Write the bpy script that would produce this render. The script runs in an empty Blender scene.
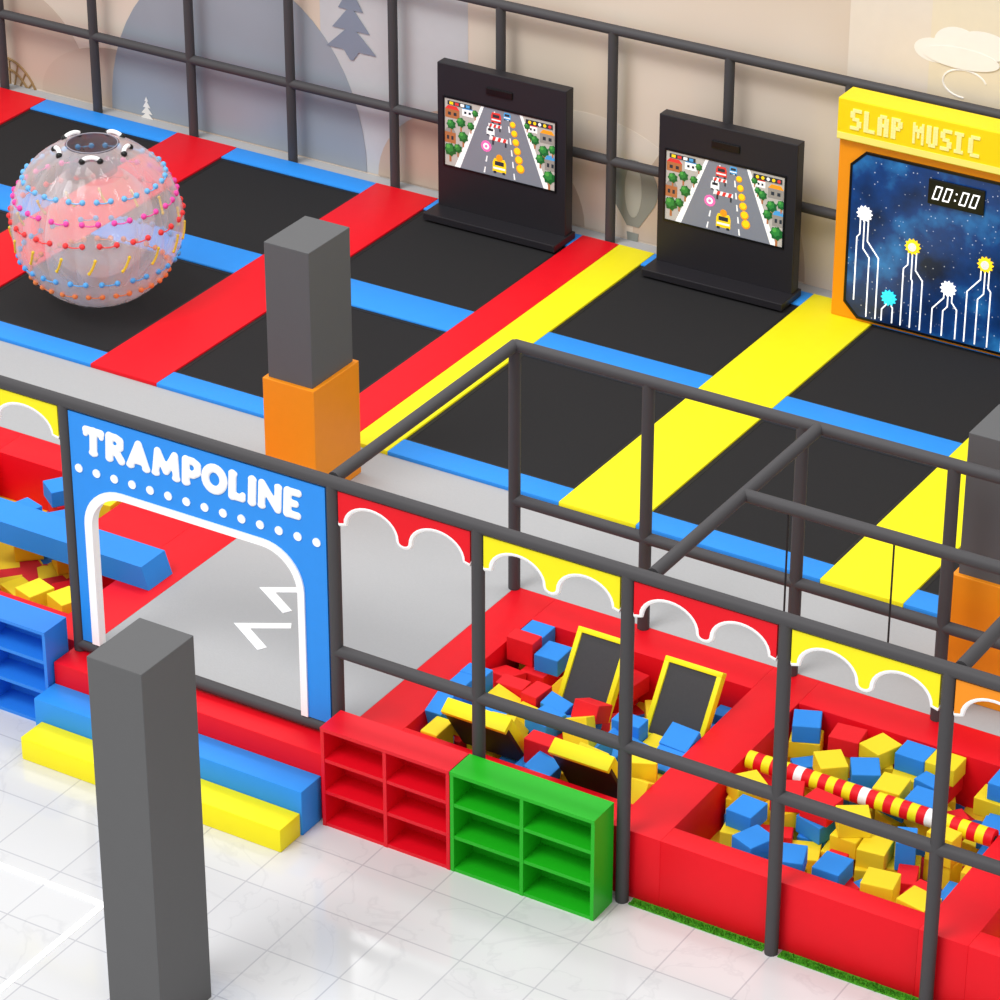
import bpy, bmesh, math, random
from mathutils import Vector, Matrix, Euler
rnd = random.Random(11)
S = bpy.context.scene
COL = S.collection
PI = math.pi

# ------------------------------------------------------------------ camera
PITCH, YAW, FPX = math.radians(29.08), math.radians(31.48), 3480.2
CAM = Vector((7.495, -13.506, 11.064))
cd = bpy.data.cameras.new('camera'); co = bpy.data.objects.new('camera', cd); COL.objects.link(co)
cd.sensor_width = 36; cd.lens = FPX / 1000 * 36; cd.clip_end = 200
co.location = CAM; co.rotation_euler = (PI/2 - PITCH, 0, YAW)
S.camera = co
try: S.view_settings.view_transform = 'Standard'
except Exception: pass

# ------------------------------------------------------------------ materials
def lin(h):
    h = h.lstrip('#'); out = []
    for i in (0, 2, 4):
        c = int(h[i:i+2], 16)/255
        out.append(c/12.92 if c <= .04045 else ((c+.055)/1.055)**2.4)
    return (*out, 1)
def M(name, hexc, rough=.5, noise=.03, scale=12, bump=0, metal=0, emis=0, spec=.35):
    m = bpy.data.materials.new(name); m.use_nodes = True
    nt = m.node_tree; b = nt.nodes['Principled BSDF']
    b.inputs['Roughness'].default_value = rough; b.inputs['Metallic'].default_value = metal
    b.inputs['Specular IOR Level'].default_value = spec
    c = lin(hexc)
    tc = nt.nodes.new('ShaderNodeTexCoord'); nz = nt.nodes.new('ShaderNodeTexNoise')
    nz.inputs['Scale'].default_value = scale; nz.inputs['Detail'].default_value = 3
    nt.links.new(tc.outputs['Object'], nz.inputs['Vector'])
    mx = nt.nodes.new('ShaderNodeMix'); mx.data_type = 'RGBA'
    mx.inputs[6].default_value = c
    mx.inputs[7].default_value = (c[0]*(1-noise*2), c[1]*(1-noise*2), c[2]*(1-noise*2), 1)
    nt.links.new(nz.outputs['Fac'], mx.inputs[0]); nt.links.new(mx.outputs[2], b.inputs['Base Color'])
    if bump:
        bp = nt.nodes.new('ShaderNodeBump'); bp.inputs['Strength'].default_value = bump; bp.inputs['Distance'].default_value = .01
        nt.links.new(nz.outputs['Fac'], bp.inputs['Height']); nt.links.new(bp.outputs['Normal'], b.inputs['Normal'])
    if emis:
        nt.links.new(mx.outputs[2], b.inputs['Emission Color']); b.inputs['Emission Strength'].default_value = emis
    return m
RED = M('red_vinyl', '#ec0a1e', .5, spec=.25); YEL = M('yellow_vinyl', '#fff018', .5, spec=.25); BLU = M('blue_vinyl', '#2f92ee', .5, spec=.25)
GRN = M('green_paint', '#1fb41c', .4); REDP = M('red_paint', '#e60c22', .4); BLUP = M('blue_paint', '#2b86ea', .4)
PIPE = M('dark_grey_pipe_foam', '#454345', .6); PILL = M('pillar_grey', '#5c5c5d', .6, .02); ORG = M('orange_wrap', '#f99410', .5)
BED = M('trampoline_black', '#272627', .8, .1, 60, spec=.2); GREY = M('grey_carpet', '#b0b0b1', .9, .04, 80, .1)
WHT = M('white_paint', '#ffffff', .4, .0); BLKP = M('black_panel', '#252327', .4); SLOT = M('slot_black', '#0c0c0d', .3)
FR, FY, FB = M('foam_red', '#f01422', .7), M('foam_yellow', '#ffe024', .7), M('foam_blue', '#2d90ee', .7)
BROWN = M('board_back_brown', '#3a1a12', .6); MATG = M('board_mat', '#454446', .7, .1, 60)
WIRE = M('wire_black', '#1a1a1a', .5); BLUS = M('sign_blue', '#2490f0', .45)
def base_mat():
    m = bpy.data.materials.new('pit_base_foam'); m.use_nodes = True; nt = m.node_tree; b = nt.nodes['Principled BSDF']; b.inputs['Roughness'].default_value = .8
    tc = nt.nodes.new('ShaderNodeTexCoord'); vo = nt.nodes.new('ShaderNodeTexVoronoi'); vo.inputs['Scale'].default_value = 7
    nt.links.new(tc.outputs['Object'], vo.inputs['Vector'])
    sp = nt.nodes.new('ShaderNodeSeparateColor'); nt.links.new(vo.outputs['Color'], sp.inputs['Color'])
    rp = nt.nodes.new('ShaderNodeValToRGB'); rp.color_ramp.interpolation = 'CONSTANT'; e = rp.color_ramp.elements
    e[0].position = 0; e[0].color = lin('#d01420'); e[1].position = .3; e[1].color = lin('#f0cc1c'); rp.color_ramp.elements.new(.8).color = lin('#2476cc')
    nt.links.new(sp.outputs[0], rp.inputs['Fac']); nt.links.new(rp.outputs['Color'], b.inputs['Base Color'])
    return m
PBASE = base_mat()

def floor_mat():
    m = bpy.data.materials.new('marble_tiles'); m.use_nodes = True; nt = m.node_tree; b = nt.nodes['Principled BSDF']
    b.inputs['Roughness'].default_value = .09; b.inputs['Specular IOR Level'].default_value = .55
    tc = nt.nodes.new('ShaderNodeTexCoord'); br = nt.nodes.new('ShaderNodeTexBrick')
    br.offset = 0; br.inputs['Scale'].default_value = 1; br.inputs['Brick Width'].default_value = .46; br.inputs['Row Height'].default_value = .46
    br.inputs['Mortar Size'].default_value = .005; br.inputs['Mortar Smooth'].default_value = .2
    br.inputs['Color1'].default_value = lin('#dadada'); br.inputs['Color2'].default_value = lin('#d6d6d7'); br.inputs['Mortar'].default_value = lin('#bebec2')
    nt.links.new(tc.outputs['Object'], br.inputs['Vector'])
    nz = nt.nodes.new('ShaderNodeTexNoise'); nz.inputs['Scale'].default_value = 1.5; nz.inputs['Detail'].default_value = 7; nz.inputs['Distortion'].default_value = 1.2
    nt.links.new(tc.outputs['Object'], nz.inputs['Vector'])
    rp = nt.nodes.new('ShaderNodeValToRGB'); e = rp.color_ramp.elements
    e[0].position = .48; e[0].color = (1, 1, 1, 1); e[1].position = .52; e[1].color = (1, 1, 1, 1)
    k = rp.color_ramp.elements.new(.5); k.color = (.93, .93, .935, 1)
    nt.links.new(nz.outputs['Fac'], rp.inputs['Fac'])
    mx = nt.nodes.new('ShaderNodeMix'); mx.data_type = 'RGBA'; mx.blend_type = 'MULTIPLY'; mx.inputs[0].default_value = 1
    nt.links.new(br.outputs['Color'], mx.inputs[6]); nt.links.new(rp.outputs['Color'], mx.inputs[7]); nt.links.new(mx.outputs[2], b.inputs['Base Color'])
    return m
def space_mat():
    m = bpy.data.materials.new('starry_blue'); m.use_nodes = True; nt = m.node_tree; b = nt.nodes['Principled BSDF']; b.inputs['Roughness'].default_value = .3
    tc = nt.nodes.new('ShaderNodeTexCoord'); nz = nt.nodes.new('ShaderNodeTexNoise'); nz.inputs['Scale'].default_value = 2.5; nz.inputs['Detail'].default_value = 8
    nt.links.new(tc.outputs['Object'], nz.inputs['Vector'])
    rp = nt.nodes.new('ShaderNodeValToRGB'); e = rp.color_ramp.elements
    e[0].position = .35; e[0].color = lin('#041636'); e[1].position = .75; e[1].color = lin('#2f86c8')
    k = rp.color_ramp.elements.new(.54); k.color = lin('#0a3570')
    nt.links.new(nz.outputs['Fac'], rp.inputs['Fac'])
    vo = nt.nodes.new('ShaderNodeTexVoronoi'); vo.inputs['Scale'].default_value = 26; nt.links.new(tc.outputs['Object'], vo.inputs['Vector'])
    r2 = nt.nodes.new('ShaderNodeValToRGB'); r2.color_ramp.elements[0].position = .05; r2.color_ramp.elements[0].color = (1, 1, 1, 1)
    r2.color_ramp.elements[1].position = .14; r2.color_ramp.elements[1].color = (0, 0, 0, 1)
    nt.links.new(vo.outputs['Distance'], r2.inputs['Fac'])
    mx = nt.nodes.new('ShaderNodeMix'); mx.data_type = 'RGBA'; mx.blend_type = 'ADD'; mx.inputs[0].default_value = .55
    nt.links.new(rp.outputs['Color'], mx.inputs[6]); nt.links.new(r2.outputs['Color'], mx.inputs[7])
    nt.links.new(mx.outputs[2], b.inputs['Base Color']); nt.links.new(mx.outputs[2], b.inputs['Emission Color']); b.inputs['Emission Strength'].default_value = .35
    return m
def wall_mat():
    m = bpy.data.materials.new('mural_beige'); m.use_nodes = True; nt = m.node_tree; b = nt.nodes['Principled BSDF']; b.inputs['Roughness'].default_value = .35
    tc = nt.nodes.new('ShaderNodeTexCoord'); nz = nt.nodes.new('ShaderNodeTexNoise'); nz.inputs['Scale'].default_value = .45; nz.inputs['Detail'].default_value = 2
    nt.links.new(tc.outputs['Object'], nz.inputs['Vector'])
    rp = nt.nodes.new('ShaderNodeValToRGB'); e = rp.color_ramp.elements
    e[0].position = .35; e[0].color = lin('#d2bfab'); e[1].position = .65; e[1].color = lin('#e4d6c5')
    nt.links.new(nz.outputs['Fac'], rp.inputs['Fac']); nt.links.new(rp.outputs['Color'], b.inputs['Base Color'])
    return m
def shell_mat(name, cols, a, da=.4):
    m = bpy.data.materials.new(name); m.use_nodes = True; nt = m.node_tree
    for n in list(nt.nodes): nt.nodes.remove(n)
    o = nt.nodes.new('ShaderNodeOutputMaterial'); tr = nt.nodes.new('ShaderNodeBsdfTransparent')
    b = nt.nodes.new('ShaderNodeBsdfPrincipled'); b.inputs['Roughness'].default_value = .06; b.inputs['Specular IOR Level'].default_value = .9
    tc = nt.nodes.new('ShaderNodeTexCoord'); nz = nt.nodes.new('ShaderNodeTexNoise'); nz.inputs['Scale'].default_value = 2.6; nz.inputs['Detail'].default_value = 1
    nt.links.new(tc.outputs['Object'], nz.inputs['Vector'])
    rp = nt.nodes.new('ShaderNodeValToRGB'); e = rp.color_ramp.elements
    e[0].position = .38; e[0].color = lin(cols[0]); e[1].position = .62; e[1].color = lin(cols[-1])
    if len(cols) > 2: rp.color_ramp.elements.new(.5).color = lin(cols[1])
    nt.links.new(nz.outputs['Fac'], rp.inputs['Fac']); nt.links.new(rp.outputs['Color'], b.inputs['Base Color'])
    lw = nt.nodes.new('ShaderNodeLayerWeight'); lw.inputs['Blend'].default_value = .35
    mr = nt.nodes.new('ShaderNodeMapRange'); mr.inputs['To Min'].default_value = a; mr.inputs['To Max'].default_value = min(1, a+da)
    nt.links.new(lw.outputs['Facing'], mr.inputs['Value'])
    mx = nt.nodes.new('ShaderNodeMixShader'); nt.links.new(mr.outputs['Result'], mx.inputs[0])
    nt.links.new(tr.outputs[0], mx.inputs[1]); nt.links.new(b.outputs[0], mx.inputs[2]); nt.links.new(mx.outputs[0], o.inputs['Surface'])
    return m

# ------------------------------------------------------------------ mesh helpers
class MB:
    def __init__(s): s.bm = bmesh.new()
    def _merge(s, t, mi):
        for f in t.faces: f.material_index = mi
        me = bpy.data.meshes.new('tmp'); t.to_mesh(me); t.free(); s.bm.from_mesh(me); bpy.data.meshes.remove(me)
    def box(s, x0, x1, y0, y1, z0, z1, mi=0, bev=0, mat=None):
        t = bmesh.new(); bmesh.ops.create_cube(t, size=1)
        for v in t.verts: v.co = Vector(((x0+x1)/2+v.co.x*(x1-x0), (y0+y1)/2+v.co.y*(y1-y0), (z0+z1)/2+v.co.z*(z1-z0)))
        if bev: bmesh.ops.bevel(t, geom=t.edges[:], offset=bev, segments=2, affect='EDGES', profile=.5)
        if mat: bmesh.ops.transform(t, matrix=mat, verts=t.verts[:])
        s._merge(t, mi); return s
    def tube(s, pts, r, mi=0, seg=14, closed=False):
        pts = [Vector(p) for p in pts]; n = len(pts); t = bmesh.new(); rings = []
        up = None
        for i, p in enumerate(pts):
            if closed: d = pts[(i+1) % n]-pts[i-1]
            else: d = pts[min(i+1, n-1)]-pts[max(i-1, 0)]
            d.normalize()
            if up is None:
                up = Vector((0, 0, 1)) if abs(d.z) < .9 else Vector((1, 0, 0))
            a = (up - d*up.dot(d)).normalized(); b = d.cross(a); up = a
            rings.append([t.verts.new(p+a*math.cos(2*PI*k/seg)*r+b*math.sin(2*PI*k/seg)*r) for k in range(seg)])
        m = n if closed else n-1
        for i in range(m):
            A, B = rings[i], rings[(i+1) % n]
            for k in range(seg): t.faces.new((A[k], A[(k+1) % seg], B[(k+1) % seg], B[k]))
        if not closed: t.faces.new(rings[0][::-1]); t.faces.new(rings[-1])
        bmesh.ops.recalc_face_normals(t, faces=t.faces[:]); s._merge(t, mi); return s
    def prism(s, poly, y0, y1, mi=0):          # polygon in (x, z), thick in y
        t = bmesh.new(); a = [t.verts.new((x, y0, z)) for x, z in poly]; b = [t.verts.new((x, y1, z)) for x, z in poly]; n = len(poly)
        t.faces.new(a); t.faces.new(b[::-1])
        for i in range(n): t.faces.new((a[i], b[i], b[(i+1) % n], a[(i+1) % n]))
        bmesh.ops.recalc_face_normals(t, faces=t.faces[:]); s._merge(t, mi); return s
    def slab(s, poly, z0, z1, mi=0):           # polygon in (x, y), thick in z
        t = bmesh.new(); a = [t.verts.new((x, y, z0)) for x, y in poly]; b = [t.verts.new((x, y, z1)) for x, y in poly]; n = len(poly)
        t.faces.new(a); t.faces.new(b[::-1])
        for i in range(n): t.faces.new((a[i], b[i], b[(i+1) % n], a[(i+1) % n]))
        bmesh.ops.recalc_face_normals(t, faces=t.faces[:]); s._merge(t, mi); return s
    def ball(s, c, r, mi=0, u=24, v=14, cut=None):
        t = bmesh.new(); bmesh.ops.create_uvsphere(t, u_segments=u, v_segments=v, radius=r)
        if cut: bmesh.ops.delete(t, geom=[x for x in t.verts if x.co.z > cut], context='VERTS')
        for x in t.verts: x.co += Vector(c)
        s._merge(t, mi); return s
    def xf(s, mat): bmesh.ops.transform(s.bm, matrix=mat, verts=s.bm.verts[:]); return s
def obj(name, mb, mats, parent=None, loc=None, smooth=False):
    me = bpy.data.meshes.new(name); mb.bm.to_mesh(me); mb.bm.free()
    off = Vector((0, 0, 0))
    q = parent
    while q is not None: off += q.location; q = q.parent
    if loc is not None: off = Vector(loc)
    for v in me.vertices: v.co -= off
    for m in (mats if isinstance(mats, (list, tuple)) else [mats]): me.materials.append(m)
    if smooth:
        for p in me.polygons: p.use_smooth = True
        me.set_sharp_from_angle(angle=math.radians(38))
    o = bpy.data.objects.new(name, me); COL.objects.link(o)
    if parent is not None: o.parent = parent
    elif loc is not None: o.location = Vector(loc)
    return o
def tag(o, label, cat, group=None):
    o['label'] = label; o['category'] = cat
    if group: o['group'] = group
    return o
def thing(name, loc, label, cat, group=None):
    o = bpy.data.objects.new(name, None); COL.objects.link(o); o.location = loc; o.empty_display_size = .1
    return tag(o, label, cat, group)
def struct(name, mb, mat, loc=None, parent=None, smooth=False):
    o = obj(name, mb, mat, parent, loc, smooth)
    if parent is None: o['kind'] = 'structure'
    return o
def arcpts(cx, cz, rx, rz, a0, a1, n=28): return [(cx+rx*math.cos(a0+(a1-a0)*i/n), cz+rz*math.sin(a0+(a1-a0)*i/n)) for i in range(n+1)]
def unp(px, py, axis, val):
    dx, dy = px-500, py-500
    r = Vector((math.cos(YAW), math.sin(YAW), 0)); fh = Vector((-math.sin(YAW), math.cos(YAW), 0))
    F = fh*math.cos(PITCH)-Vector((0, 0, 1))*math.sin(PITCH); U = r.cross(F)
    d = F*FPX+r*dx-U*dy; t = (val-CAM[axis])/d[axis]
    return CAM+d*t

H = .43
# ------------------------------------------------------------------ setting
struct('floor', MB().box(-14, 12, -12, 8, -.1, 0), floor_mat())
WY = 6.62
wall = struct('wall_back', MB().box(-14, 5, WY, WY+.15, 0, 3.2), wall_mat())
mb = MB()
mb.box(-12, -3.62, 1.94, 2.93, 0, H); mb.box(-3.62, -1.85, .05, 2.93, 0, H); mb.box(-1.85, 5, 1.94, 2.93, 0, H); mb.box(-12, 5, 2.93, WY-.001, 0, H-.005)
struct('platform', mb, GREY)

# mural painted on the back wall
def wallpoly(name, pts, mat, k):
    return obj(name, MB().prism(pts, WY-.002*k, WY-.002*k+.0015), mat, wall)
def wp(px, py):
    v = unp(px, py, 1, WY); return (v.x, v.z)
HILL = M('mural_hill_blue', '#9ea5ae', .35, .08, 1.5); HIL2 = M('mural_hill_pale', '#c8c9ca', .35); CREAM = M('mural_cream', '#e6d9c9', .35); PINE = M('mural_pine', '#8690a0', .35)
OCH = M('mural_ochre', '#9c7c50', .5); PALE = M('mural_white', '#f6f0e7', .5); BALN = M('mural_balloon', '#8f928a', .5); DUSK = M('mural_dusk', '#d0bca9', .35, .06, 2); SAND = M('mural_sand', '#e8dac0', .35); BAL2 = M('mural_balloon_gore', '#aeb0a6', .5); TAN = M('mural_tan', '#cab5a2', .35, .06, 2)
wallpoly('painted_panel', [(-6.4, .44), (-5.1, .44), (-5.1, 3.1), (-6.4, 3.1)], HIL2, 1)
hx = wp(238, 150)[0]
wallpoly('painted_hill', arcpts(hx, .44, 1.2, 1.42, 0, PI), HILL, 3)
wallpoly('painted_hill', arcpts(-9.35, .44, .75, .85, 0, PI), DUSK, 1)
wallpoly('painted_hill', arcpts(-8.3, .44, .8, .5, 0, PI), TAN, 2)
wallpoly('painted_hill', arcpts(-5.0, .44, .9, .7, 0, PI), TAN, 4)
wallpoly('painted_hill', arcpts(-4.1, .44, 1.1, .9, 0, PI), CREAM, 1)
wallpoly('painted_hill', arcpts(-3.0, .44, .7, 1.0, 0, PI), DUSK, 2)
wallpoly('painted_panel', [(-2.05, .44), (-1.45, .44), (-1.45, 3.1), (-2.05, 3.1)], CREAM, 3)
wallpoly('painted_panel', [(-1.45, .44), (.5, .44), (.5, 3.1), (-1.45, 3.1)], SAND, 3)
def pine(cx, cz, h, mat, k):
    p = []
    for i in range(4): p += [(cx+h*(.06+.09*i)+.03*h, cz+h*(.8-.26*i)), (cx+h*(.02+.03*i), cz+h*(.8-.26*i))]
    l = [(2*cx-x, z) for x, z in p][::-1]
    wallpoly('painted_pine', [(cx, cz+h)]+p+[(cx+.02*h, cz-.1*h), (cx-.02*h, cz-.1*h)]+l, mat, k)
a = wp(352, 52); pine(a[0], a[1], .62, PINE, 5)
a = wp(148, 120); pine(a[0], a[1], .2, PALE, 5)
a = wp(634, 188)
wallpoly('painted_balloon', arcpts(a[0], a[1], .2, .22, -PI*.22, PI*1.22)+[(a[0]-.05, a[1]-.3), (a[0]+.05, a[1]-.3)], BALN, 4)
wallpoly('painted_balloon_gore', arcpts(a[0], a[1]-.02, .07, .21, 0, 2*PI*.97, 20), BAL2, 5)
wallpoly('painted_basket', [(a[0]-.04, a[1]-.43), (a[0]+.04, a[1]-.43), (a[0]+.05, a[1]-.35), (a[0]-.05, a[1]-.35)], BALN, 4)
for cpx, cpy, rx, rz, kk in ((935, 50, .15, .085, 4), (958, 44, .17, .12, 5), (985, 46, .2, .1, 6), (962, 58, .28, .075, 7)):
    c_ = wp(cpx, cpy); wallpoly('painted_cloud', arcpts(c_[0], c_[1], rx, rz, 0, 2*PI*.97, 30), PALE, kk)
sw = MB(); c_ = wp(965, 84)
sw.tube([(x, WY-.004, z) for x, z in arcpts(c_[0], c_[1], .16, .1, PI*.1, PI*1.5, 18)], .008, 0, 6)
obj('painted_swirl', sw, PALE, wall)
lat = MB()
a = wp(8, 100); cz0 = a[1]-.05
for rr in (.42, .33, .2):
    lat.tube([(x, WY-.004, z) for x, z in arcpts(a[0], cz0, rr*.8, rr, 0, PI)], .011, 0, 6)
for i in range(13):
    an = PI*i/12; lat.tube([(a[0]+.16*math.cos(an), WY-.004, cz0+.2*math.sin(an)), (a[0]+.335*math.cos(an+.12), WY-.004, cz0+.42*math.sin(an+.12))], .008, 0, 6)
obj('painted_lattice', lat, OCH, wall)

# ------------------------------------------------------------------ trampoline field
strips = [(-9.48, -8.93, RED, 'red padded strip farthest left, running back to the mural'),
          (-7.65, -7.09, RED, 'red padded strip running behind the clear inflatable ball'),
          (-5.81, -5.26, RED, 'wide red padded strip running up to the left of the left screen kiosk'),
          (-4.02, -3.716, RED, 'red padded strip lying against a yellow strip, between the two screen kiosks'),
          (-3.714, -3.42, YEL, 'narrow yellow padded strip lying against a red strip'),
          (-2.14, -1.585, YEL, 'wide yellow padded strip between right screen kiosk and music panel'),
          (-.31, .245, YEL, 'wide yellow padded strip beside the rightmost grey and orange pillar')]
for x0, x1, m, lb in strips:
    tag(obj('padded_strip', MB().box(x0, x1, 2.93, 6.45, H-.004, H+.03, 0, .006), m, None, (x0, 2.93, H), True), lb, 'floor pad', 'long coloured pads between trampolines')
cols = [(-8.93, -7.65, 'left of the clear ball'), (-7.09, -5.81, 'in the column where the clear ball sits'), (-5.26, -4.02, 'in the column of the left screen kiosk'),
        (-3.42, -2.14, 'in the column of the right screen kiosk'), (-1.585, -.31, 'in the column of the music panel'), (.245, 1.5, 'behind the rightmost pillar')]
rows = [(3.13, 4.61, 'front row'), (4.965, 6.24, 'back row')]
pads = [(2.93, 3.13, 'front'), (4.61, 4.965, 'middle'), (6.24, 6.45, 'back')]
for ci, (x0, x1, cn) in enumerate(cols):
    for ri, (y0, y1, rn) in enumerate(rows):
        if ci == 5 and ri: continue
        t = thing('trampoline', ((x0+x1)/2, (y0+y1)/2, H), 'black trampoline bed of the %s, %s' % (rn, cn), 'trampoline', 'black trampoline beds')
        obj('jumping_mat', MB().box(x0+.03, x1-.03, y0+.03, y1-.03, H-.004, H+.014), BED, t)
        e = MB(); g = .03
        e.box(x0, x1, y0, y0+g, H-.004, H+.016); e.box(x0, x1, y1-g, y1, H-.004, H+.016); e.box(x0, x0+g, y0+g, y1-g, H-.004, H+.016); e.box(x1-g, x1, y0+g, y1-g, H-.004, H+.016)
        obj('edge_band', e, WIRE, t)
    for y0, y1, pn in pads:
        if ci == 5 and pn == 'back': continue
        tag(obj('spring_pad', MB().box(x0, x1, y0, y1, H-.004, H+.028, 0, .006), BLU, None, ((x0+x1)/2, y0, H), True),
            'blue spring pad along the %s edge, %s' % (pn, cn) if pn != 'middle' else 'blue spring pad between the two rows, %s' % cn, 'floor pad', 'blue spring pads')

# ------------------------------------------------------------------ pipe railings
PR = .037
def pipe(root, name, a, b): return obj(name, MB().tube([a, b], PR, 0, 16), PIPE, root, None, True)
front = thing('pipe_railing', (0, 0, 0), 'dark grey pipe railing along the front, holding the gate and scalloped panels', 'railing')
pipe(front, 'top_rail', (-5.2, 0, 2.06), (3.2, 0, 2.06)); pipe(front, 'middle_rail', (-1.83, 0, 1.0), (3.2, 0, 1.0)); pipe(front, 'threshold_rail', (-3.64, 0, .475), (-1.83, 0, .475))
for x, z in ((-4.7, 0), (-3.645, H+.003), (-1.83, H+.003), (-.91, 0), (0, 0), (.91, 0), (1.81, 0), (2.72, 0)):
    pipe(front, 'post', (x, 0, z), (x, 0, 2.06))
inner = thing('pipe_railing', (-1.85, 1.92, H), 'dark grey pipe railing behind the foam pits with overhead cross pipes', 'railing')
pipe(inner, 'top_rail', (-1.85, 1.92, 2.06), (3.2, 1.92, 2.06)); pipe(inner, 'middle_rail', (-1.85, 1.92, 1.04), (3.2, 1.92, 1.04))
for x in (-1.85, -.96, .02, .94, 1.85): pipe(inner, 'post', (x, 1.92, H+.002), (x, 1.92, 2.06))
for x in (-1.85, .12, 1.85): pipe(inner, 'cross_pipe', (x, .04, 2.06), (x, 1.92, 2.06))
pipe(inner, 'hanging_rail', (.12, 1.03, 2.06), (3.2, 1.03, 2.06))
back = thing('pipe_railing', (-8.45, 6.5, H), 'dark grey pipe railing standing in front of the painted mural wall', 'railing')
for z, n in ((2.07, 'top_rail'), (1.07, 'middle_rail')): pipe(back, n, (-11.6, 6.5, z), (2.8, 6.5, z))
for i in range(-3, 12): pipe(back, 'post', (-8.46+.928*i, 6.5, H), (-8.46+.928*i, 6.5, 2.07))
for x, lb in ((.39, 'thin black hanging cord under the overhead pipe, nearer the middle post'), (1.01, 'thin black hanging cord under the overhead pipe, nearer the orange wrapped right pillar')):
    tag(obj('hanging_cord', MB().tube([(x, 1.03, 1.32), (x, 1.03, 2.0225)], .006, 0, 8), WIRE, None, (x, 1.03, 2.0225), True), lb, 'cord', 'cords under the overhead pipe')

# ------------------------------------------------------------------ gate sign
gate = thing('gate_sign', (-2.73, 0, H), 'blue arched gate panel with white lettering TRAMPOLINE above the steps', 'gate')
def archpath(x0, x1, zb, zt, r, n=10):
    p = [(x0, zb)]
    p += [(x0+r-r*math.cos(PI/2*i/n), zt-r+r*math.sin(PI/2*i/n)) for i in range(n+1)]
    p += [(x1-r+r*math.sin(PI/2*i/n), zt-r+r*math.cos(PI/2*i/n)) for i in range(n+1)]
    return p+[(x1, zb)]
op = archpath(-3.53, -2.02, .515, 1.585, .27)
poly = [(-3.605, .515), (-3.605, 2.02), (-1.87, 2.02), (-1.87, .515)] + op[::-1]
obj('panel', MB().prism(poly, -.02, .02), BLUS, gate)
inn = archpath(-3.478, -2.065, .515, 1.54, .235)
obj('arch_trim', MB().prism(op+inn[::-1], -.03, .03), WHT, gate)
# chunky soft letters with flared ends, slightly slanted: (weight, stroke points) in letter heights, fused into one mesh each
LET = {'T': (.68, [(1, [(0, .92), (.68, .92)]), (.75, [(.0, .92), (-.01, .76)]), (.75, [(.68, .92), (.69, .76)]), (1.12, [(.34, .92), (.34, .06)]), (.72, [(.24, .04), (.44, .04)])]),
       'R': (.60, [(1.12, [(.04, .06), (.04, .94)]), (1, [(.04, .94), (.32, .94), (.52, .86), (.52, .60), (.32, .46), (.04, .45)]), (1.08, [(.29, .45), (.57, .06)]), (.72, [(-.03, .04), (.12, .04)]), (.72, [(.55, .04), (.63, .04)])]),
       'A': (.78, [(1.05, [(.04, .06), (.39, .95)]), (1.05, [(.39, .95), (.74, .06)]), (.85, [(.2, .27), (.58, .27)]), (.72, [(-.03, .04), (.12, .04)]), (.72, [(.66, .04), (.81, .04)])]),
       'M': (.98, [(1, [(.04, .06), (.12, .94)]), (1, [(.12, .94), (.49, .22)]), (1, [(.49, .22), (.86, .94)]), (1, [(.86, .94), (.94, .06)]), (.72, [(-.03, .04), (.12, .04)]), (.72, [(.86, .04), (1.01, .04)])]),
       'P': (.54, [(1.12, [(.04, .06), (.04, .94)]), (1, [(.04, .94), (.34, .94), (.54, .84), (.54, .54), (.34, .4), (.04, .4)]), (.72, [(-.03, .04), (.14, .04)])]),
       'O': (.80, [(1.12, [(.40+.39*math.cos(2*PI*i/20), .5+.44*math.sin(2*PI*i/20)) for i in range(21)])]),
       'L': (.50, [(1.12, [(.04, .94), (.04, .06)]), (1, [(.04, .07), (.46, .07)]), (.8, [(.47, .07), (.49, .2)]), (.72, [(-.03, .96), (.14, .96)])]), 'I': (.10, [(1.15, [(.05, .06), (.05, .94)]), (.72, [(-.03, .96), (.13, .96)]), (.72, [(-.03, .04), (.13, .04)])]),
       'N': (.74, [(1, [(.03, .06), (.03, .94)]), (1, [(.03, .94), (.71, .06)]), (1, [(.71, .06), (.71, .94)]), (.72, [(-.03, .04), (.1, .04)]), (.72, [(.65, .96), (.77, .96)])]),
       'E': (.50, [(1.12, [(.04, .94), (.04, .06)]), (.95, [(.04, .95), (.48, .95)]), (.95, [(.04, .05), (.48, .05)]), (.9, [(.04, .5), (.38, .5)])])}
def stroke_letter(ch, x, z, h, r, y, parent):
    b = MB(); w, strokes = LET[ch]
    for wt, st in strokes:
        for p in st: b.ball((x+p[0]*h, 0, z+p[1]*h), r*wt, 0, 14, 8)
        for p, q in zip(st, st[1:]): b.tube([(x+p[0]*h, 0, z+p[1]*h), (x+q[0]*h, 0, z+q[1]*h)], r*wt, 0, 12)
    for v in b.bm.verts: v.co.x += .06*(v.co.z-z-h/2)
    me = bpy.data.meshes.new('t'); b.bm.to_mesh(me); b.bm.free()
    o = bpy.data.objects.new('t', me); COL.objects.link(o)
    rm = o.modifiers.new('r', 'REMESH'); rm.mode = 'VOXEL'; rm.voxel_size = .0055
    bpy.context.view_layer.update()
    m2 = bpy.data.meshes.new_from_object(o.evaluated_get(bpy.context.evaluated_depsgraph_get()))
    bpy.data.objects.remove(o); bpy.data.meshes.remove(me)
    b = MB(); b.bm.from_mesh(m2); bpy.data.meshes.remove(m2)
    for v in b.bm.verts: v.co.y = y+v.co.y*.4
    obj('letter', b, WHT, parent, None, True)
hL, rL = .158, .0248
word = 'TRAMPOLINE'
wsum = sum(LET[c][0]*hL for c in word); gap = (1.445-wsum)/9
x = -2.765-1.445/2
for i, c in enumerate(word):
    stroke_letter(c, x, 1.788, hL, rL, -.022, gate)
    x += LET[c][0]*hL + gap
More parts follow.
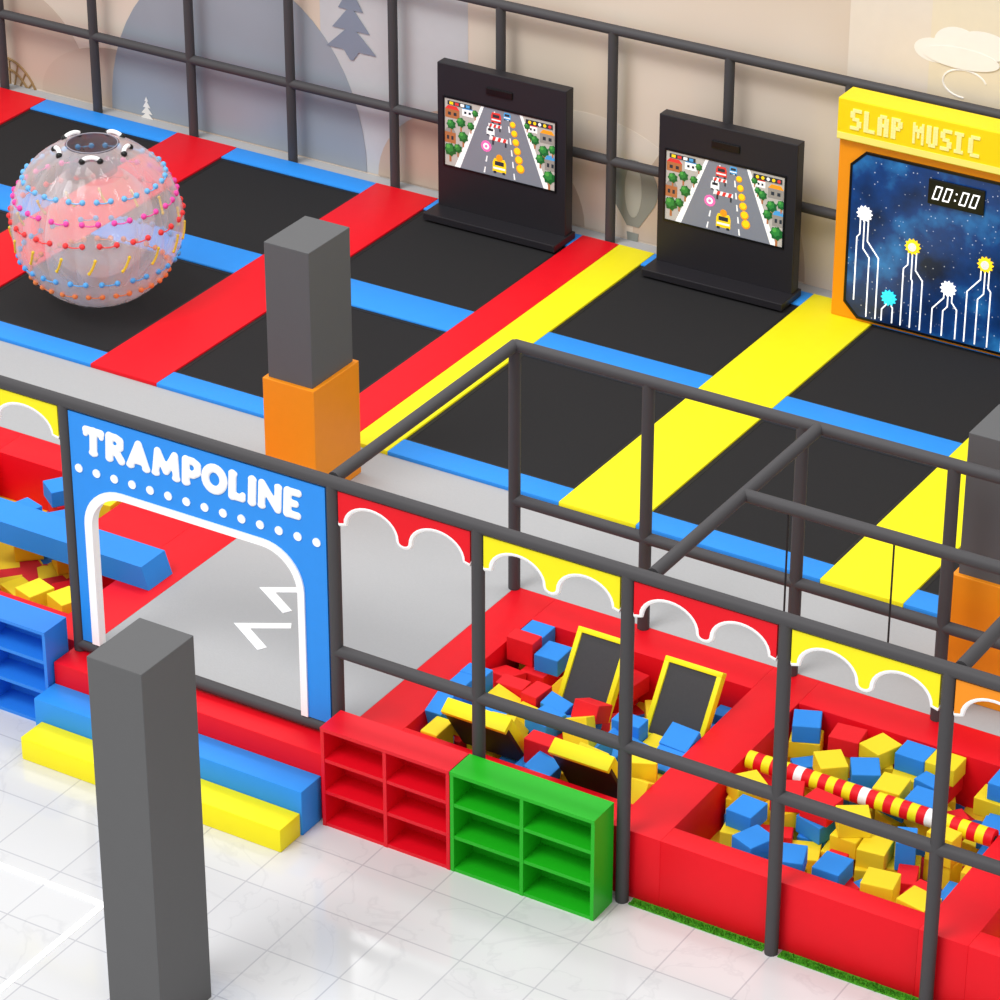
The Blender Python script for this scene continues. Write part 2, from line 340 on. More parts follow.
for i in range(14):
    x = -3.55+i*(1.62/13)
    obj('dot', MB().prism(arcpts(x, 1.668, .026, .026, 0, 2*PI*.96, 19), -.026, -.019), WHT, gate)

# ------------------------------------------------------------------ scalloped panels
def scallop(x0, x1, m, lb):
    t = thing('scalloped_panel', ((x0+x1)/2, 0, 1.75), lb, 'panel', 'scalloped panels under the front top rail')
    W = x1-x0; zb, zt = 1.83, 1.965; ra = W*.205
    low = [(x0, zb-.01)]
    for c in (.25, .75):
        cx = x0+W*c
        low += arcpts(cx, zb, ra, zt-zb, PI, 0, 16)
        if c == .25:
            e0 = cx+ra; e1 = x0+W*.75-ra; mid = (e0+e1)/2; rr = (e1-e0)/2
            low += arcpts(mid, zb, rr, .03, PI, 2*PI, 8)[1:-1]
    low += [(x1, zb-.01)]
    obj('panel', MB().prism([(x0, 2.022)]+low+[(x1, 2.022)], -.015, .015), m, t)
    obj('trim', MB().tube([(x, 0, z) for x, z in low], .0175, 0, 8), WHT, t, None, True)
g = .042
scallop(-4.7+g, -3.645-g, YEL, 'yellow scalloped panel left of the blue gate')
scallop(-1.83+g, -.91-g, RED, 'red scalloped panel immediately right of the blue gate')
scallop(-.91+g, 0-g, YEL, 'yellow scalloped panel above the green shelf')
scallop(0+g, .91-g, RED, 'red scalloped panel between two yellow panels')
scallop(.91+g, 1.81-g, YEL, 'yellow scalloped panel nearest the right edge')
scallop(1.81+g, 2.72-g, ORG, 'orange scalloped panel cut off at right edge')

# ------------------------------------------------------------------ foam pits
PB = .10
colliders = []
def pit(loc, walls, base, lb):
    t = thing('foam_pit', loc, lb, 'foam pit')
    for w in walls:
        obj('padded_wall', MB().box(*w, 0, H, 0, .003), RED, t, None, True)
        colliders.append(MB().box(*w, 0, 4.5))
    obj('base', MB().box(*base, 0, PB), PBASE, t)
    colliders.append(MB().box(base[0]-.1, base[1]+.1, base[2]-.1, base[3]+.1, -.3, PB))
pit((-1.1, 1, 0), [(-1.85, -1.57, .05, 1.94), (-.1, .2, .05, 1.94), (-1.57, -.1, 1.66, 1.94), (-1.57, -.1, .05, .28)], (-1.57, -.1, .28, 1.66), 'red padded foam pit holding four tilted boards')
pit((1, 1, 0), [(1.72, 2.0, .05, 1.94), (.2, 1.72, 1.66, 1.94), (.2, 1.72, .05, .2)], (.2, 1.72, .2, 1.66), 'red padded foam pit under the striped roller')
pit((2.8, 1, 0), [(2.0, 3.2, 1.66, 1.94), (2.0, 3.2, .05, .2), (3.2, 3.45, .05, 1.94)], (2.0, 3.2, .2, 1.66), 'red padded foam pit cut off at right edge')
pit((-4.8, 1, 0), [(-3.95, -3.622, .05, 1.94), (-5.9, -5.6, .05, 1.94), (-5.6, -3.95, 1.66, 1.94), (-5.6, -3.95, .05, .28), (-4.5, -3.95, 1.0, 1.66)], (-5.6, -3.95, .28, 1.66), 'red padded foam pit left of the gate under a blue beam')
colliders.append(MB().box(-5.3, -5.1, .2, 1.7, 0, 4.5))      # foam of the left pit is only needed near the gate
colliders.append(MB().box(.1, 1.8, .97, 1.09, .35, 4.5)); colliders.append(MB().box(-5.3, -3.8, .735, .985, .42, 4.5))   # roller and beam keep the foam below them

# boards in pit
def board(x, y, z, w, h, tilt, lb, back):
    t = thing('rebound_board', (x, y, z), lb, 'board', 'tilted boards in the foam pit')
    T = Matrix.Translation((x, y, z)) @ Matrix.Rotation(math.radians(tilt), 4, 'X')
    f = MB(); b = .032; d = .03
    f.box(-w/2, w/2, -d, d, 0, b, 0, .004); f.box(-w/2, w/2, -d-(.035 if back else 0), d, h-b, h, 0, .004); f.box(-w/2, -w/2+b, -d, d, b-.004, h-b+.004, 0, .004); f.box(w/2-b, w/2, -d, d, b-.004, h-b+.004, 0, .004)
    obj('frame', f.xf(T), YEL, t, None, True)
    obj('mat', MB().box(-w/2+b, w/2-b, -d+.012, d-.012, b, h-b).xf(T), MATG, t)
    colliders.append(MB().box(-w/2, w/2, -d-.03, d, 0, h).xf(T))
    if back:
        obj('back_plate', MB().box(-w/2, w/2, -d-.02, -d, 0, h-b).xf(T), BROWN, t)
        colliders.append(MB().box(-w/2, w/2, d, .12, .25, h+.02).xf(T))
        top = T @ Vector((0, -d, h)); colliders.append(MB().box(x-w/2, x+w/2, .2, top.y+.12, .29, 1.0))
    else:
        colliders.append(MB().box(-w/2, w/2, -.14, -d, .17, h+.25).xf(T))
boards = [(-.91, 1.12, .28, .34, .48, -34, 'tilted yellow framed board facing front, nearer the pit back corner', False),
          (-.31, 1.10, .28, .37, .48, -34, 'tilted yellow framed board facing front, nearer the striped roller', False),
          (-1.15, .60, .27, .42, .42, 33, 'yellow edged board leaning forward with dark brown back, nearer the red shelf', True),
          (-.45, .56, .27, .38, .42, 33, 'yellow edged board leaning forward with dark brown back, behind the green shelf', True)]
for b in boards: board(*b)

# foam blocks, dropped into the pits and left where they settle
CX, CY, CZ = .18, .16, .11
protos = {}
for cn, m in (('red', FR), ('yellow', FY), ('blue', FB)):
    mbx = MB().box(-CX/2, CX/2, -CY/2, CY/2, -CZ/2, CZ/2, 0, .005)
    me = bpy.data.meshes.new('foam_block'); mbx.bm.to_mesh(me); me.materials.append(m); protos[cn] = me
cubes = []
def fill(x0, x1, y0, y1, n, where, wts, z0=.75):
    z = z0; st = .25
    nx = max(1, int((x1-x0-.02)/st)); ny = max(1, int((y1-y0-.02)/st))
    cells = []
    while len(cells) < n:
        c = [(i, j) for i in range(nx) for j in range(ny)]; rnd.shuffle(c)
        for i, j in c: cells.append((x0+(i+.5)*(x1-x0)/nx, y0+(j+.5)*(y1-y0)/ny, z))
        z += .23
    for x, y, zz in cells[:n]:
        cn = rnd.choices(('red', 'yellow', 'blue'), wts)[0]
        o = bpy.data.objects.new('foam_block', protos[cn]); COL.objects.link(o); o.location = (x, y, zz)
        o.rotation_euler = (rnd.uniform(-.7, .7), rnd.uniform(-.7, .7), rnd.uniform(0, 3.1))
        tag(o, '%s foam block loose in the %s' % (cn, where), 'foam block', '%s foam blocks in the %s' % (cn, where))
        cubes.append((o, (x0, x1, y0, y1)))
W3 = (.28, .52, .20); WL = (.38, .30, .32)
fill(-1.57, -.1, .28, 1.66, 112, 'pit with tilted boards', W3, 1.2)
fill(.2, 1.72, .2, .96, 62, 'pit under the striped roller', W3)
fill(.2, 1.72, 1.10, 1.66, 46, 'pit under the striped roller', W3)
fill(-5.1, -4.5, .28, .72, 16, 'pit left of the gate', WL)
fill(-5.1, -4.5, 1.01, 1.66, 23, 'pit left of the gate', WL)
fill(-4.5, -3.95, .28, .72, 17, 'pit left of the gate', WL)
SIM = 'none'
try:
    bpy.ops.rigidbody.world_add(); rw = S.rigidbody_world
    rc = bpy.data.collections.new('settling'); rw.collection = rc
    rw.substeps_per_frame = 14; rw.solver_iterations = 24; rw.point_cache.frame_end = 180
    tmp = []
    for c in colliders:
        me = bpy.data.meshes.new('c'); c.bm.to_mesh(me); c.bm.free(); o = bpy.data.objects.new('c', me); COL.objects.link(o); tmp.append(o)
    def addrb(o, ty, shape):
        rc.objects.link(o)
        if o.rigid_body is None:
            bpy.context.view_layer.objects.active = o; bpy.ops.rigidbody.object_add()
        rb = o.rigid_body; rb.type = ty; rb.collision_shape = shape; rb.friction = .4 if ty == 'ACTIVE' else .05; rb.restitution = 0
        rb.use_margin = True; rb.collision_margin = .002
        if ty == 'ACTIVE': rb.mass = .3; rb.linear_damping = .15; rb.angular_damping = .3; rb.use_deactivation = False
    for o in tmp: addrb(o, 'PASSIVE', 'CONVEX_HULL')
    for o, _ in cubes: addrb(o, 'ACTIVE', 'BOX')
    for f in range(1, 175): S.frame_set(f)
    dg = bpy.context.evaluated_depsgraph_get()
    res = [o.evaluated_get(dg).matrix_world.copy() for o, _ in cubes]
    bpy.ops.rigidbody.world_remove()
    for o in tmp: bpy.data.objects.remove(o)
    bpy.data.collections.remove(rc)
    S.frame_set(1)
    bad = 0
    for (o, (x0, x1, y0, y1)), m in zip(cubes, res):
        o.matrix_world = m
        if not (-5.2 < m.translation.x < 1.8 and .2 < m.translation.y < 1.7 and 0 < m.translation.z < .42):
            bpy.data.objects.remove(o); bad += 1
    SIM = 'ok, removed %d' % bad
except Exception as ex:
    SIM = 'failed %s' % ex
print('SIM', SIM)

# striped roller
rol = thing('striped_roller', (.96, 1.03, .41), 'red, yellow and white striped roller spanning the right foam pit', 'roller')
n = 30; xa, xb = .215, 1.705
rb = MB()
for i in range(n):
    rb.tube([(xa+(xb-xa)*i/n, 1.03, .41), (xa+(xb-xa)*(i+1)/n, 1.03, .41)], .051, (0, 1, 0, 1, 0, 1, 2, 1)[i % 8], 20)
obj('striped_cover', rb, [YEL, RED, WHT], rol, None, True)
for x0, x1 in ((.201, .215), (1.705, 1.719)): obj('end_bracket', MB().tube([(x0, 1.03, .405), (x1, 1.03, .405)], .02, 0, 12), WIRE, rol, None, True)

# blue beam on left pit
tag(obj('foam_beam', MB().prism([(-5.85, H+.002), (-3.70, H+.002), (-3.75, H+.15), (-5.85, H+.15)], .74, .98), BLU, None, (-4.8, .87, H)), 'long blue foam beam laid across the left foam pit', 'beam')

# ------------------------------------------------------------------ steps
tag(obj('foam_step', MB().box(-3.69, -1.79, -.2, .045, 0, H, 0, .006), RED, None, (-2.74, 0, 0), True), 'red top step directly under the gate', 'step', 'foam steps at the gate')
tag(obj('foam_step', MB().box(-3.69, -1.82, -.4, -.203, 0, .29, 0, .006), BLU, None, (-2.74, -.3, 0), True), 'blue middle step between red and yellow steps', 'step', 'foam steps at the gate')
tag(obj('foam_step', MB().box(-3.64, -1.83, -.6, -.403, 0, .15, 0, .006), YEL, None, (-2.74, -.5, 0), True), 'yellow lowest step on the tiled floor', 'step', 'foam steps at the gate')

# ------------------------------------------------------------------ cube shelves
def shelf(x0, x1, m, lb):
    y0, y1, h, w = -.25, -.045, .65, .022
    t = thing('cube_shelf', ((x0+x1)/2, (y0+y1)/2, 0), lb, 'shelf')
    mid = (x0+x1)/2
    for x in (x0, mid-w/2, x1-w): obj('upright', MB().box(x, x+w, y0, y1, 0, h-w), m, t)
    obj('top', MB().box(x0, x1, y0-.003, y1, h-w, h), m, t)
    obj('back', MB().box(x0+w, x1-w, y1-.012, y1, .0, h-w), m, t)
    for a0, a1 in ((x0+w, mid-w/2), (mid+w/2, x1-w)):
        for z in (.0, .215, .425): obj('shelf_board', MB().box(a0, a1, y0+.004, y1-.012, z, z+w), m, t)
shelf(-1.785, -.945, REDP, 'red open cube shelf beside the steps')
shelf(-.94, -.035, GRN, 'green open cube shelf beside the red shelf')
shelf(-4.62, -3.70, BLUP, 'blue open cube shelf left of the steps')

# ------------------------------------------------------------------ pillars
def pillar(x0, x1, y0, y1, z0, z1, lb, wrap):
    t = thing('pillar', ((x0+x1)/2, (y0+y1)/2, z0), lb, 'pillar')
    obj('shaft', MB().box(x0, x1, y0, y1, z0, z1, 0, .004), PILL, t)
    obj('orange_wrap', MB().box(x0-.028, x1+.028, y0-.028, y1+.028, z0, z0+.8, 0, .006), ORG, t)
pillar(-3.79, -3.46, 2.17, 2.62, H, 2.15, 'grey square pillar with orange wrap behind the gate', True)
pillar(.89, 1.29, 2.2, 2.6, H, 2.12, 'grey square pillar with orange wrap at right edge', True)
tag(obj('pillar', MB().box(-1.725, -1.395, -2.29, -1.86, 0, 2.2, 0, .004), PILL, None, (-1.56, -2.07, 0)), 'tall plain grey square pillar standing in the foreground on tiles', 'pillar')

# ------------------------------------------------------------------ inflatable ball
bc = Vector((-6.367, 3.79, H+.016+.605)); R = .605
ball = thing('inflatable_ball', (bc.x, bc.y, bc.z-R), 'clear inflatable ball with rows of coloured cords, on a trampoline', 'ball')
LOB = 16
def lobed(mb, k):
    for v in mb.bm.verts:
        d = v.co-bc; lo = math.atan2(d.y, d.x); w = math.sqrt(d.x*d.x+d.y*d.y)/max(d.length, 1e-6)
        f = 1-k*w*(1-abs(math.sin(LOB*lo/2))**.7)
        v.co = bc+Vector((d.x*f, d.y*f, d.z))
    return mb
obj('outer_shell', lobed(MB().ball(bc, R, 0, 160, 40, R*.955), .045), shell_mat('clear_shell', ('#f4f0f5', '#f5ded8', '#efe9f2'), .19, .45), ball, None, True)
obj('inner_shell', MB().ball(bc, R*.66, 0, 40, 24, R*.6), shell_mat('inner_shell', ('#efe8ee', '#f2cfc2'), .13, .35), ball, None, True)
ring = MB(); rr = R*.29
ring.tube([(bc.x+rr*math.cos(2*PI*k/32), bc.y+rr*math.sin(2*PI*k/32), bc.z+R*.955) for k in range(32)], .005, 0, 10, True)
obj('entry_ring', ring, M('ring_clear', '#8f8c96', .2), ball, None, True)
tn = MB()
t_ = bmesh.new(); ra_ = []
for (q, zz) in ((.29, .955), (.27, .8), (.27, .62)):
    ra_.append([t_.verts.new((bc.x+R*q*math.cos(2*PI*k/32), bc.y+R*q*math.sin(2*PI*k/32), bc.z+R*zz)) for k in range(32)])
for A_, B_ in zip(ra_, ra_[1:]):
    for k in range(32): t_.faces.new((A_[k], A_[(k+1) % 32], B_[(k+1) % 32], B_[k]))
tn._merge(t_, 0)
obj('entry_tunnel', tn, shell_mat('tunnel_shell', ('#4b4a50', '#57545c'), .45, .3), ball, None, True)
def onb(lat, lon, k=1.0): return (bc.x+R*k*math.cos(lat)*math.cos(lon), bc.y+R*k*math.cos(lat)*math.sin(lon), bc.z+R*k*math.sin(lat))
CORD = [M('cord_blue', '#6fb8ee', .5), M('cord_pink', '#f04aa8', .5), M('cord_red', '#f03c3c', .5), M('cord_yellow', '#f5cf2e', .5), M('cord_azure', '#58acee', .5), M('cord_orange', '#f58a4a', .5)]
for ri, (la, ci) in enumerate(((.62, 0), (.37, 1), (.12, 2), (-.14, 3), (-.40, 4), (-.64, 5))):
    nn = 16
    for k in range(nn):
        lo = 2*PI*(k+.5*(ri % 2))/nn; dl = .098; sl = 0
        if ci == 3: sl = .085; dl = .04
        c = MB(); c.tube([onb(la+sl*(i/4-1)-.018*math.sin(PI*i/8), lo+dl*(i/4-1), .998) for i in range(9)], .0045 if ci != 3 else .009, 0, 6)
        for e_ in (-1, 1): c.ball(onb(la+sl*e_, lo+dl*e_, .995), .021 if ci != 3 else .012, 0, 10, 6)
        obj('cord_loop', c, CORD[ci], ball, None, True)
for k in range(5):
    lo = .3+2*PI/5*k
    hm = MB().tube([onb(1.13+.04*math.sin(PI*i/8), lo+.24*math.cos(PI*i/8), 1.0+.03*math.sin(PI*i/8)) for i in range(9)], .015, 0, 8)
    for e_ in (-1, 1): hm.ball(onb(1.13, lo+.24*e_, 1.0), .024, 1, 8, 6)
    obj('handle', hm, [WHT, SLOT], ball, None, True)

# ------------------------------------------------------------------ screen kiosks
def SM(n, h): return M(n, h, .3, .03, 8, 0, 0, .4)
SC = [SM('screen_road', '#7a7d86'), SM('screen_pave', '#b2aca4'), SM('screen_green', '#1d5e2a'), SM('screen_red', '#d93a34'), SM('screen_yellow', '#ffd21c'), SM('screen_white', '#f2f2f0'), SM('screen_pink', '#ec6db0'), SM('screen_dark', '#2c3238'), SM('screen_blue', '#4a98d0'), SM('screen_light_green', '#4fa046'), SM('screen_wall', '#a8693f'), SM('screen_orange', '#e9971f'), SM('screen_shade', '#8d8780'), SM('screen_mid_green', '#307e38')]
def kiosk(x0, lb):
    x1 = x0+1.085; y = 6.25
    t = thing('screen_kiosk', ((x0+x1)/2, 6.3, H), lb, 'screen', 'game screen kiosks')
    zc = 1.64
    obj('cabinet', MB().box(x0, x1, y, y+.1, H+.03, zc, 0, .006), BLKP, t)
    obj('base', MB().box(x0-.02, x1+.015, 6.07, y+.12, H+.03, H+.085, 0, .005), BLKP, t)
    obj('camera_slot', MB().box(x0+.42, x0+.64, y-.012, y, 1.48, 1.535, 0, .005), SLOT, t)
    fb = MB(); X0, X1, Z0, Z1 = x0+.065, x0+.995, .855, 1.38
    w = .012
    fb.box(X0-w, X1+w, y-.008, y, Z1, Z1+w); fb.box(X0-w, X1+w, y-.008, y, Z0-w, Z0); fb.box(X0-w, X0, y-.008, y, Z0, Z1); fb.box(X1, X1+w, y-.008, y, Z0, Z1)
    obj('bezel', fb, SLOT, t)
    p = MB()
    def q(pts, mi, k): p.prism([(X0+min(max(u, 0), 1)*(X1-X0), Z0+min(max(v, 0), 1)*(Z1-Z0)) for u, v in pts], y-.001-.0008*k, y-.0002-.0008*(k-1), mi)
    def circ(u, v, r, mi, k): q(arcpts(u, v, r, r*1.75, 0, 2*PI*.93, 11), mi, k)
    def rect(u, v, w_, h_, mi, k): q([(u-w_/2, v-h_/2), (u+w_/2, v-h_/2), (u+w_/2, v+h_/2), (u-w_/2, v+h_/2)], mi, k)
    q([(0, 0), (1, 0), (1, 1), (0, 1)], 1, 1)
    q([(.14, 0), (.90, 0), (.68, 1), (.36, 1)], 0, 2)
    q([(.09, 0), (.14, 0), (.36, 1), (.335, 1)], 5, 2); q([(.90, 0), (.95, 0), (.705, 1), (.68, 1)], 5, 2)
    for u0, u1 in ((.36, .46), (.64, .57)):
        for i in range(6):
            v = .02+i*.17; s0 = u0+(u1-u0)*v; s1 = u0+(u1-u0)*(v+.09)
            q([(s0-.007, v), (s0+.007, v), (s1+.005, v+.09), (s1-.005, v+.09)], 5, 3)
    def house(u, v, w_, h_, roof, wall_):
        rect(u, v, w_, h_, wall_, 3); q([(u-w_/2, v+h_/2), (u+w_/2, v+h_/2), (u+w_*.3, v+h_*.9), (u-w_*.3, v+h_*.9)], roof, 3)
        for i in (-1, 1): rect(u+i*w_*.2, v, w_*.2, h_*.35, 7, 4)
    def tree(u, v, r):
        rect(u, v-r*2.2, r*.3, r*1.6, 10, 4)
        q([(u+r*(1 if i % 2 else .78)*math.cos(2*PI*i/14), v+1.75*r*(1 if i % 2 else .78)*math.sin(2*PI*i/14)) for i in range(14)], 2, 5)
        q([(u-.15*r+r*.7*(1 if i % 2 else .75)*math.cos(2*PI*i/12), v+.35*r+1.25*r*(1 if i % 2 else .75)*math.sin(2*PI*i/12)) for i in range(12)], 13, 6)
        circ(u-.3*r, v+.75*r, r*.3, 9, 7)
    for u, v, w_, h_, r_, wl in ((.07, .78, .13, .13, 3, 10), (.21, .84, .1, .1, 8, 5), (.93, .74, .13, .14, 11, 12), (.8, .83, .08, .09, 3, 5), (.05, .42, .1, .16, 12, 10), (.96, .36, .1, .16, 8, 12)): house(u, v, w_, h_, r_, wl)
    for u, v, r in ((.28, .86, .032), (.15, .68, .045), (.24, .66, .036), (.06, .62, .045), (.17, .47, .05), (.05, .24, .06), (.12, .28, .042), (.75, .86, .03), (.82, .68, .042), (.9, .55, .05), (.98, .6, .04), (.87, .42, .045), (.95, .18, .06), (.78, .73, .03)): tree(u, v, r)
    def car(u, v, s, mi):
        q([(u-.045*s, v-.07*s), (u+.045*s, v-.07*s), (u+.045*s, v+.03*s), (u+.035*s, v+.075*s), (u-.035*s, v+.075*s), (u-.045*s, v+.03*s)], mi, 4)
        rect(u, v+.025*s, .06*s, .045*s, 7, 5); rect(u, v-.03*s, .08*s, .02*s, 5, 5); rect(u-.03*s, v-.075*s, .018*s, .025*s, 7, 5); rect(u+.03*s, v-.075*s, .018*s, .025*s, 7, 5)
    def barrier(u, v, s):
        rect(u, v, .13*s, .05*s, 5, 4)
        for i in (-1, 0, 1): q([(u+(.042*i-.016)*s, v-.025*s), (u+(.042*i+.006)*s, v-.025*s), (u+(.042*i+.016)*s, v+.025*s), (u+(.042*i-.006)*s, v+.025*s)], 3, 5)
        for i in (-1, 1): rect(u+.05*i*s, v-.05*s, .012*s, .06*s, 7, 5)
    car(.47, .87, 1.0, 3); car(.57, .93, .7, 8); barrier(.46, .75, .9); car(.42, .66, .8, 5); barrier(.5, .56, 1.15)
    circ(.38, .42, .048, 6, 4); circ(.38, .42, .028, 5, 5); circ(.38, .42, .012, 6, 6)
    for i in range(6):
        u, v, s_ = .69-.014*i, .2+.125*i, 1-.06*i
        circ(u, v, .038*s_, 11, 4); circ(u, v+.010, .030*s_, 4, 5)
    car(.5, .17, 1.35, 4); circ(.5, .29, .03, 11, 6)
    rect(.14, .94, .22, .06, 7, 8)
    for i in range(4): rect(.065+.05*i, .94, .034, .04, (4, 3, 5, 8)[i], 9)
    rect(.86, .93, .24, .07, 7, 8)
    for i in range(5): circ(.775+.045*i, .93, .014, (4, 4, 5, 4, 3)[i], 9)
    obj('screen', p, SC, t)
kiosk(-5.135, 'black screen kiosk showing a road game, left of the pair')
kiosk(-3.30, 'black screen kiosk showing a road game, nearest the music panel')

# ------------------------------------------------------------------ music panel
YO = M('panel_orange', '#fb9a10', .4); YH = M('header_yellow', '#ffdc0c', .4); TXT = M('header_letters', '#fff49c', .4, .0, 8, 0, 0, .06); BAND = M('header_pale_band', '#fff07a', .4)
mu = thing('music_panel', (-1.13, 6.3, H), 'tall yellow wall game panel lettered SLAP MUSIC with starry face', 'game panel')
x0, x1, y = -1.895, -.30, 6.22
obj('cabinet', MB().box(x0, x1, y, 6.38, H+.03, 1.80, 0, .008), YO, mu)
obj('header', MB().box(x0-.005, x1+.005, y-.04, 6.40, 1.79, 2.09, 0, .008), YH, mu)
obj('header_band', MB().box(x0, x1, y-.044, y-.039, 1.80, 1.845), BAND, mu)
def cham(a, b, c, d, k): return [(a+k, c), (b-k, c), (b, c+k), (b, d-k), (b-k, d), (a+k, d), (a, d-k), (a, c+k)]
i1 = cham(x0+.115, x1-.125, .50, 1.71, .10); o1 = cham(x0+.098, x1-.108, .483, 1.727, .107)
obj('face', MB().prism(i1, y-.012, y), space_mat(), mu)
tr = MB()
for i in range(8):
    j = (i+1) % 8; tr.prism([o1[i], o1[j], i1[j], i1[i]], y-.016, y)
obj('face_trim', tr, SLOT, mu)
FONT = {'S': '01111 11000 11000 01110 00011 00011 11110', 'L': '11000 11000 11000 11000 11000 11000 11111', 'A': '01110 11011 11011 11111 11011 11011 11011', 'P': '11110 11011 11011 11110 11000 11000 11000',
        'M': '10001 11011 11111 10101 10101 10001 10001', 'U': '11011 11011 11011 11011 11011 11011 01110', 'I': '11110 01100 01100 01100 01100 01100 11110', 'C': '01111 11000 11000 11000 11000 11000 01111', ' ': '00000 '*7}
pxs = .0160; ux = -1.80; zt = 2.03
for ch in 'SLAP MUSIC':
    lt = MB(); any_ = False
    for r, row in enumerate(FONT[ch].split()):
        for c, v in enumerate(row):
            if v == '1': lt.box(ux+c*pxs-.0004, ux+(c+1)*pxs+.0004, y-.047, y-.039, zt-(r+1)*.021-.0005, zt-r*.021+.0005); any_ = True
    if any_: obj('letter', lt, TXT, mu)
    ux += pxs*(6.3 if ch != ' ' else 3.6)
ck = obj('clock_display', MB().box(-1.21, -.80, y-.03, y-.012, 1.47, 1.65, 0, .005), SLOT, mu)
LED = M('led_white', '#ffffff', .4, 0, 8, 0, 0, .8)
def seg0(cx):
    w, h, t_ = .05, .10, .009; cz = 1.56; ya, yb = y-.033, y-.029
    dg = MB(); o_ = [(cx-w/2, cz-h/2), (cx+w/2, cz-h/2), (cx+w/2, cz+h/2), (cx-w/2, cz+h/2)]; n_ = [(cx-w/2+t_, cz-h/2+t_), (cx+w/2-t_, cz-h/2+t_), (cx+w/2-t_, cz+h/2-t_), (cx-w/2+t_, cz+h/2-t_)]
    sh = lambda p: (p[0]+(p[1]-cz)*.28, p[1])
    for i in range(4): dg.prism([sh(o_[i]), sh(o_[(i+1) % 4]), sh(n_[(i+1) % 4]), sh(n_[i])], ya, yb)
    bmesh.ops.remove_doubles(dg.bm, verts=dg.bm.verts[:], dist=.0005)
    obj('digit', dg, LED, ck)
for cx in (-1.14, -1.065, -.945, -.87): seg0(cx)
for z in (1.578, 1.53): obj('colon_dot', MB().box(-1.011+(z-1.55)*.2, -1.0+(z-1.55)*.2, y-.033, y-.029, z, z+.011), LED, ck)
LC = {'w': LED, 'y': M('led_yellow', '#ffd21f', .4, 0, 8, 0, 0, .7), 'c': M('led_cyan', '#35d6ea', .4, 0, 8, 0, 0, .7)}
# button x, z, colour, traces: (start offset, jog offset, jog height, bottom); traces spread towards the lower edge
BT = [(-1.67, 1.279, 'w', ((-.03, -.05, 1.12, .62), (.0, .05, 1.02, .515), (.03, .12, 1.08, .515))),
      (-1.30, 1.121, 'y', ((-.03, -.06, .98, .515), (.0, .01, .88, .515), (.03, .085, .95, .515))),
      (-1.454, .70, 'c', ((-.02, -.05, .64, .515), (.02, .03, .64, .515))),
      (-1.02, .876, 'w', ((-.03, -.11, .80, .515), (.0, -.03, .74, .515), (.03, .07, .78, .515))),
      (-.763, 1.119, 'y', ((-.03, -.12, 1.0, .515), (.0, -.04, .90, .515), (.03, .05, .95, .515))),
      (-.56, .8, 'c', ((-.02, -.05, .66, .515), (.02, .02, .66, .515)))]
for bx, bz, cc, trs in BT:
    st = [(bx+(.060 if i % 2 == 0 else .044)*math.cos(PI*i/12), bz+(.060 if i % 2 == 0 else .044)*math.sin(PI*i/12)) for i in range(24)]
    bo = obj('button', MB().prism(st, y-.024, y-.011), LC[cc], mu)
    obj('button_cap', MB().prism(arcpts(bx, bz, .03, .03, 0, 2*PI*.95, 15), y-.03, y-.023), WHT if cc == 'y' else LC[cc], bo)
    for so, jo, jz, zb in trs:
        pts = [(bx+so, bz-.042), (bx+so, jz), (bx+jo, jz-abs(jo-so)*1.2-.001), (bx+jo, zb)]
        ln = MB().tube([(a_, y-.014, b_) for a_, b_ in pts], .005, 0, 6)
        obj('circuit_line', ln, LED, mu)

# ------------------------------------------------------------------ floor markings, arrows, grass
def chev(cx, cy, ln, lb):
    b = MB(); A_, B_, C_ = Vector((cx+ln, cy+.15)), Vector((cx-.13, cy)), Vector((cx+ln, cy-.15)); w = .03
    d1 = (B_-A_).normalized(); d2 = (C_-B_).normalized(); n1 = Vector((-d1.y, d1.x)); n2 = Vector((-d2.y, d2.x)); nm = (n1+n2).normalized()/max(.45, (n1+n2).normalized().dot(n1))
    b.slab([tuple(A_+n1*w), tuple(B_+nm*w), tuple(C_+n2*w), tuple(C_-n2*w), tuple(B_-nm*w), tuple(A_-n1*w)], H+.0005, H+.004)
    tag(obj('arrow_marking', b, WHT, None, (cx, cy, H)), lb, 'floor marking', 'white arrow marks on the walkway')
chev(-2.97, 1.12, .12, 'white arrow mark on grey walkway, farther from the gate')
chev(-2.86, .70, .12, 'white arrow mark on grey walkway, nearer the gate')
fl = MB(); fl.slab([(-6, -1.52), (-2.39, -1.52), (-2.39, -5), (-2.35, -5), (-2.35, -1.485), (-6, -1.485)], .0005, .006)
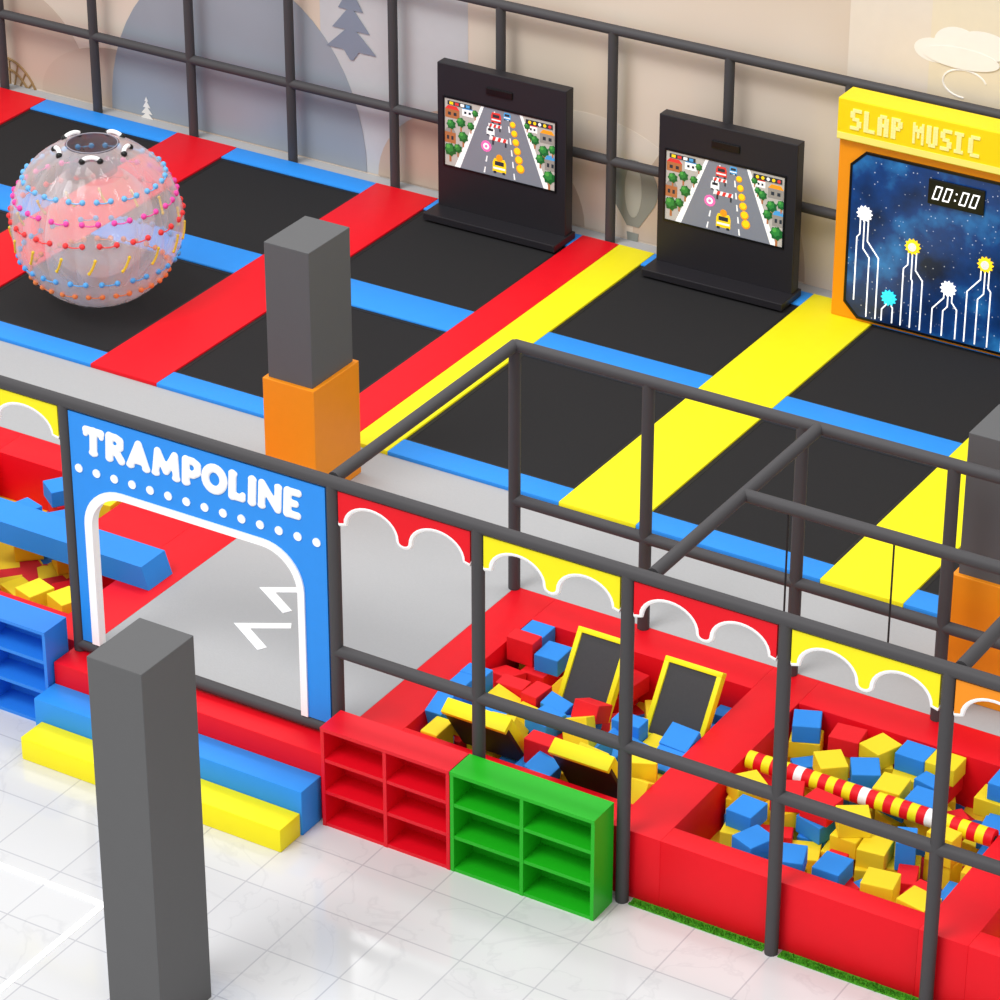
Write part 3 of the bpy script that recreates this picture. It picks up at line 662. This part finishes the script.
tag(obj('floor_line', fl, M('line_white', '#ffffff', .3, 0, 8, 0, 0, .3)), 'thin white corner line on tiles left of the foreground pillar', 'floor marking')  # line material glows slightly so the marking stands out from the pale tiles
GR = M('grass_green', '#57b524', .7, .25, 40)
gm = bmesh.new()
for i in range(4600):
    x = rnd.uniform(.05, 3.2); yy = rnd.uniform(-.016, .034)
    if any(abs(x-px_) < .055 and abs(yy) < .05 for px_ in (.91, 1.81, 2.72)): continue
    an = rnd.uniform(0, PI); h = rnd.uniform(.01, .026); wx, wy = .006*math.cos(an), .006*math.sin(an)
    gm.faces.new((gm.verts.new((x-wx, yy-wy, 0)), gm.verts.new((x+wx, yy+wy, 0)), gm.verts.new((x+rnd.uniform(-.01, .01), yy+rnd.uniform(-.015, .008), h))))
g_ = MB(); g_.bm.free(); g_.bm = gm
for xa_, xb_ in ((.05, .865), (.955, 1.765), (1.855, 2.675), (2.765, 3.2)): g_.box(xa_, xb_, -.018, .046, .0, .006)
gr = tag(obj('grass_strip', g_, GR), 'thin strip of green grass along the foot of red wall', 'grass'); gr['kind'] = 'stuff'

# ------------------------------------------------------------------ light
w = bpy.data.worlds.new('world'); S.world = w; w.use_nodes = True
w.node_tree.nodes['Background'].inputs[0].default_value = (1, 1, 1, 1); w.node_tree.nodes['Background'].inputs[1].default_value = .80
sd = bpy.data.lights.new('sun', 'SUN'); sd.energy = 1.5; sd.angle = math.radians(25); so = bpy.data.objects.new('sun', sd); COL.objects.link(so)
so.rotation_euler = (math.radians(32), math.radians(-14), 0)
for i, (x, yy, z, sx_, sy_, en) in enumerate(((-6, 3, 7, 3, 1.2, 95), (-1, 3, 7, 3, 1.2, 95), (-1, -4, 7, 3, 1.2, 80), (-6.3, 6.9, 7, .3, 1.3, 6), (-5.6, 7.3, 7, 1.0, .3, 5), (-9.6, 7.6, 7, 1.2, .3, 5))):  # unseen lights added overhead; the small ones only put glare patches on the floor
    ad = bpy.data.lights.new('added_overhead_light', 'AREA'); ad.shape = 'RECTANGLE'; ad.size = sx_; ad.size_y = sy_; ad.energy = en
    ao = bpy.data.objects.new('added_overhead_light', ad); COL.objects.link(ao); ao.location = (x, yy, z)
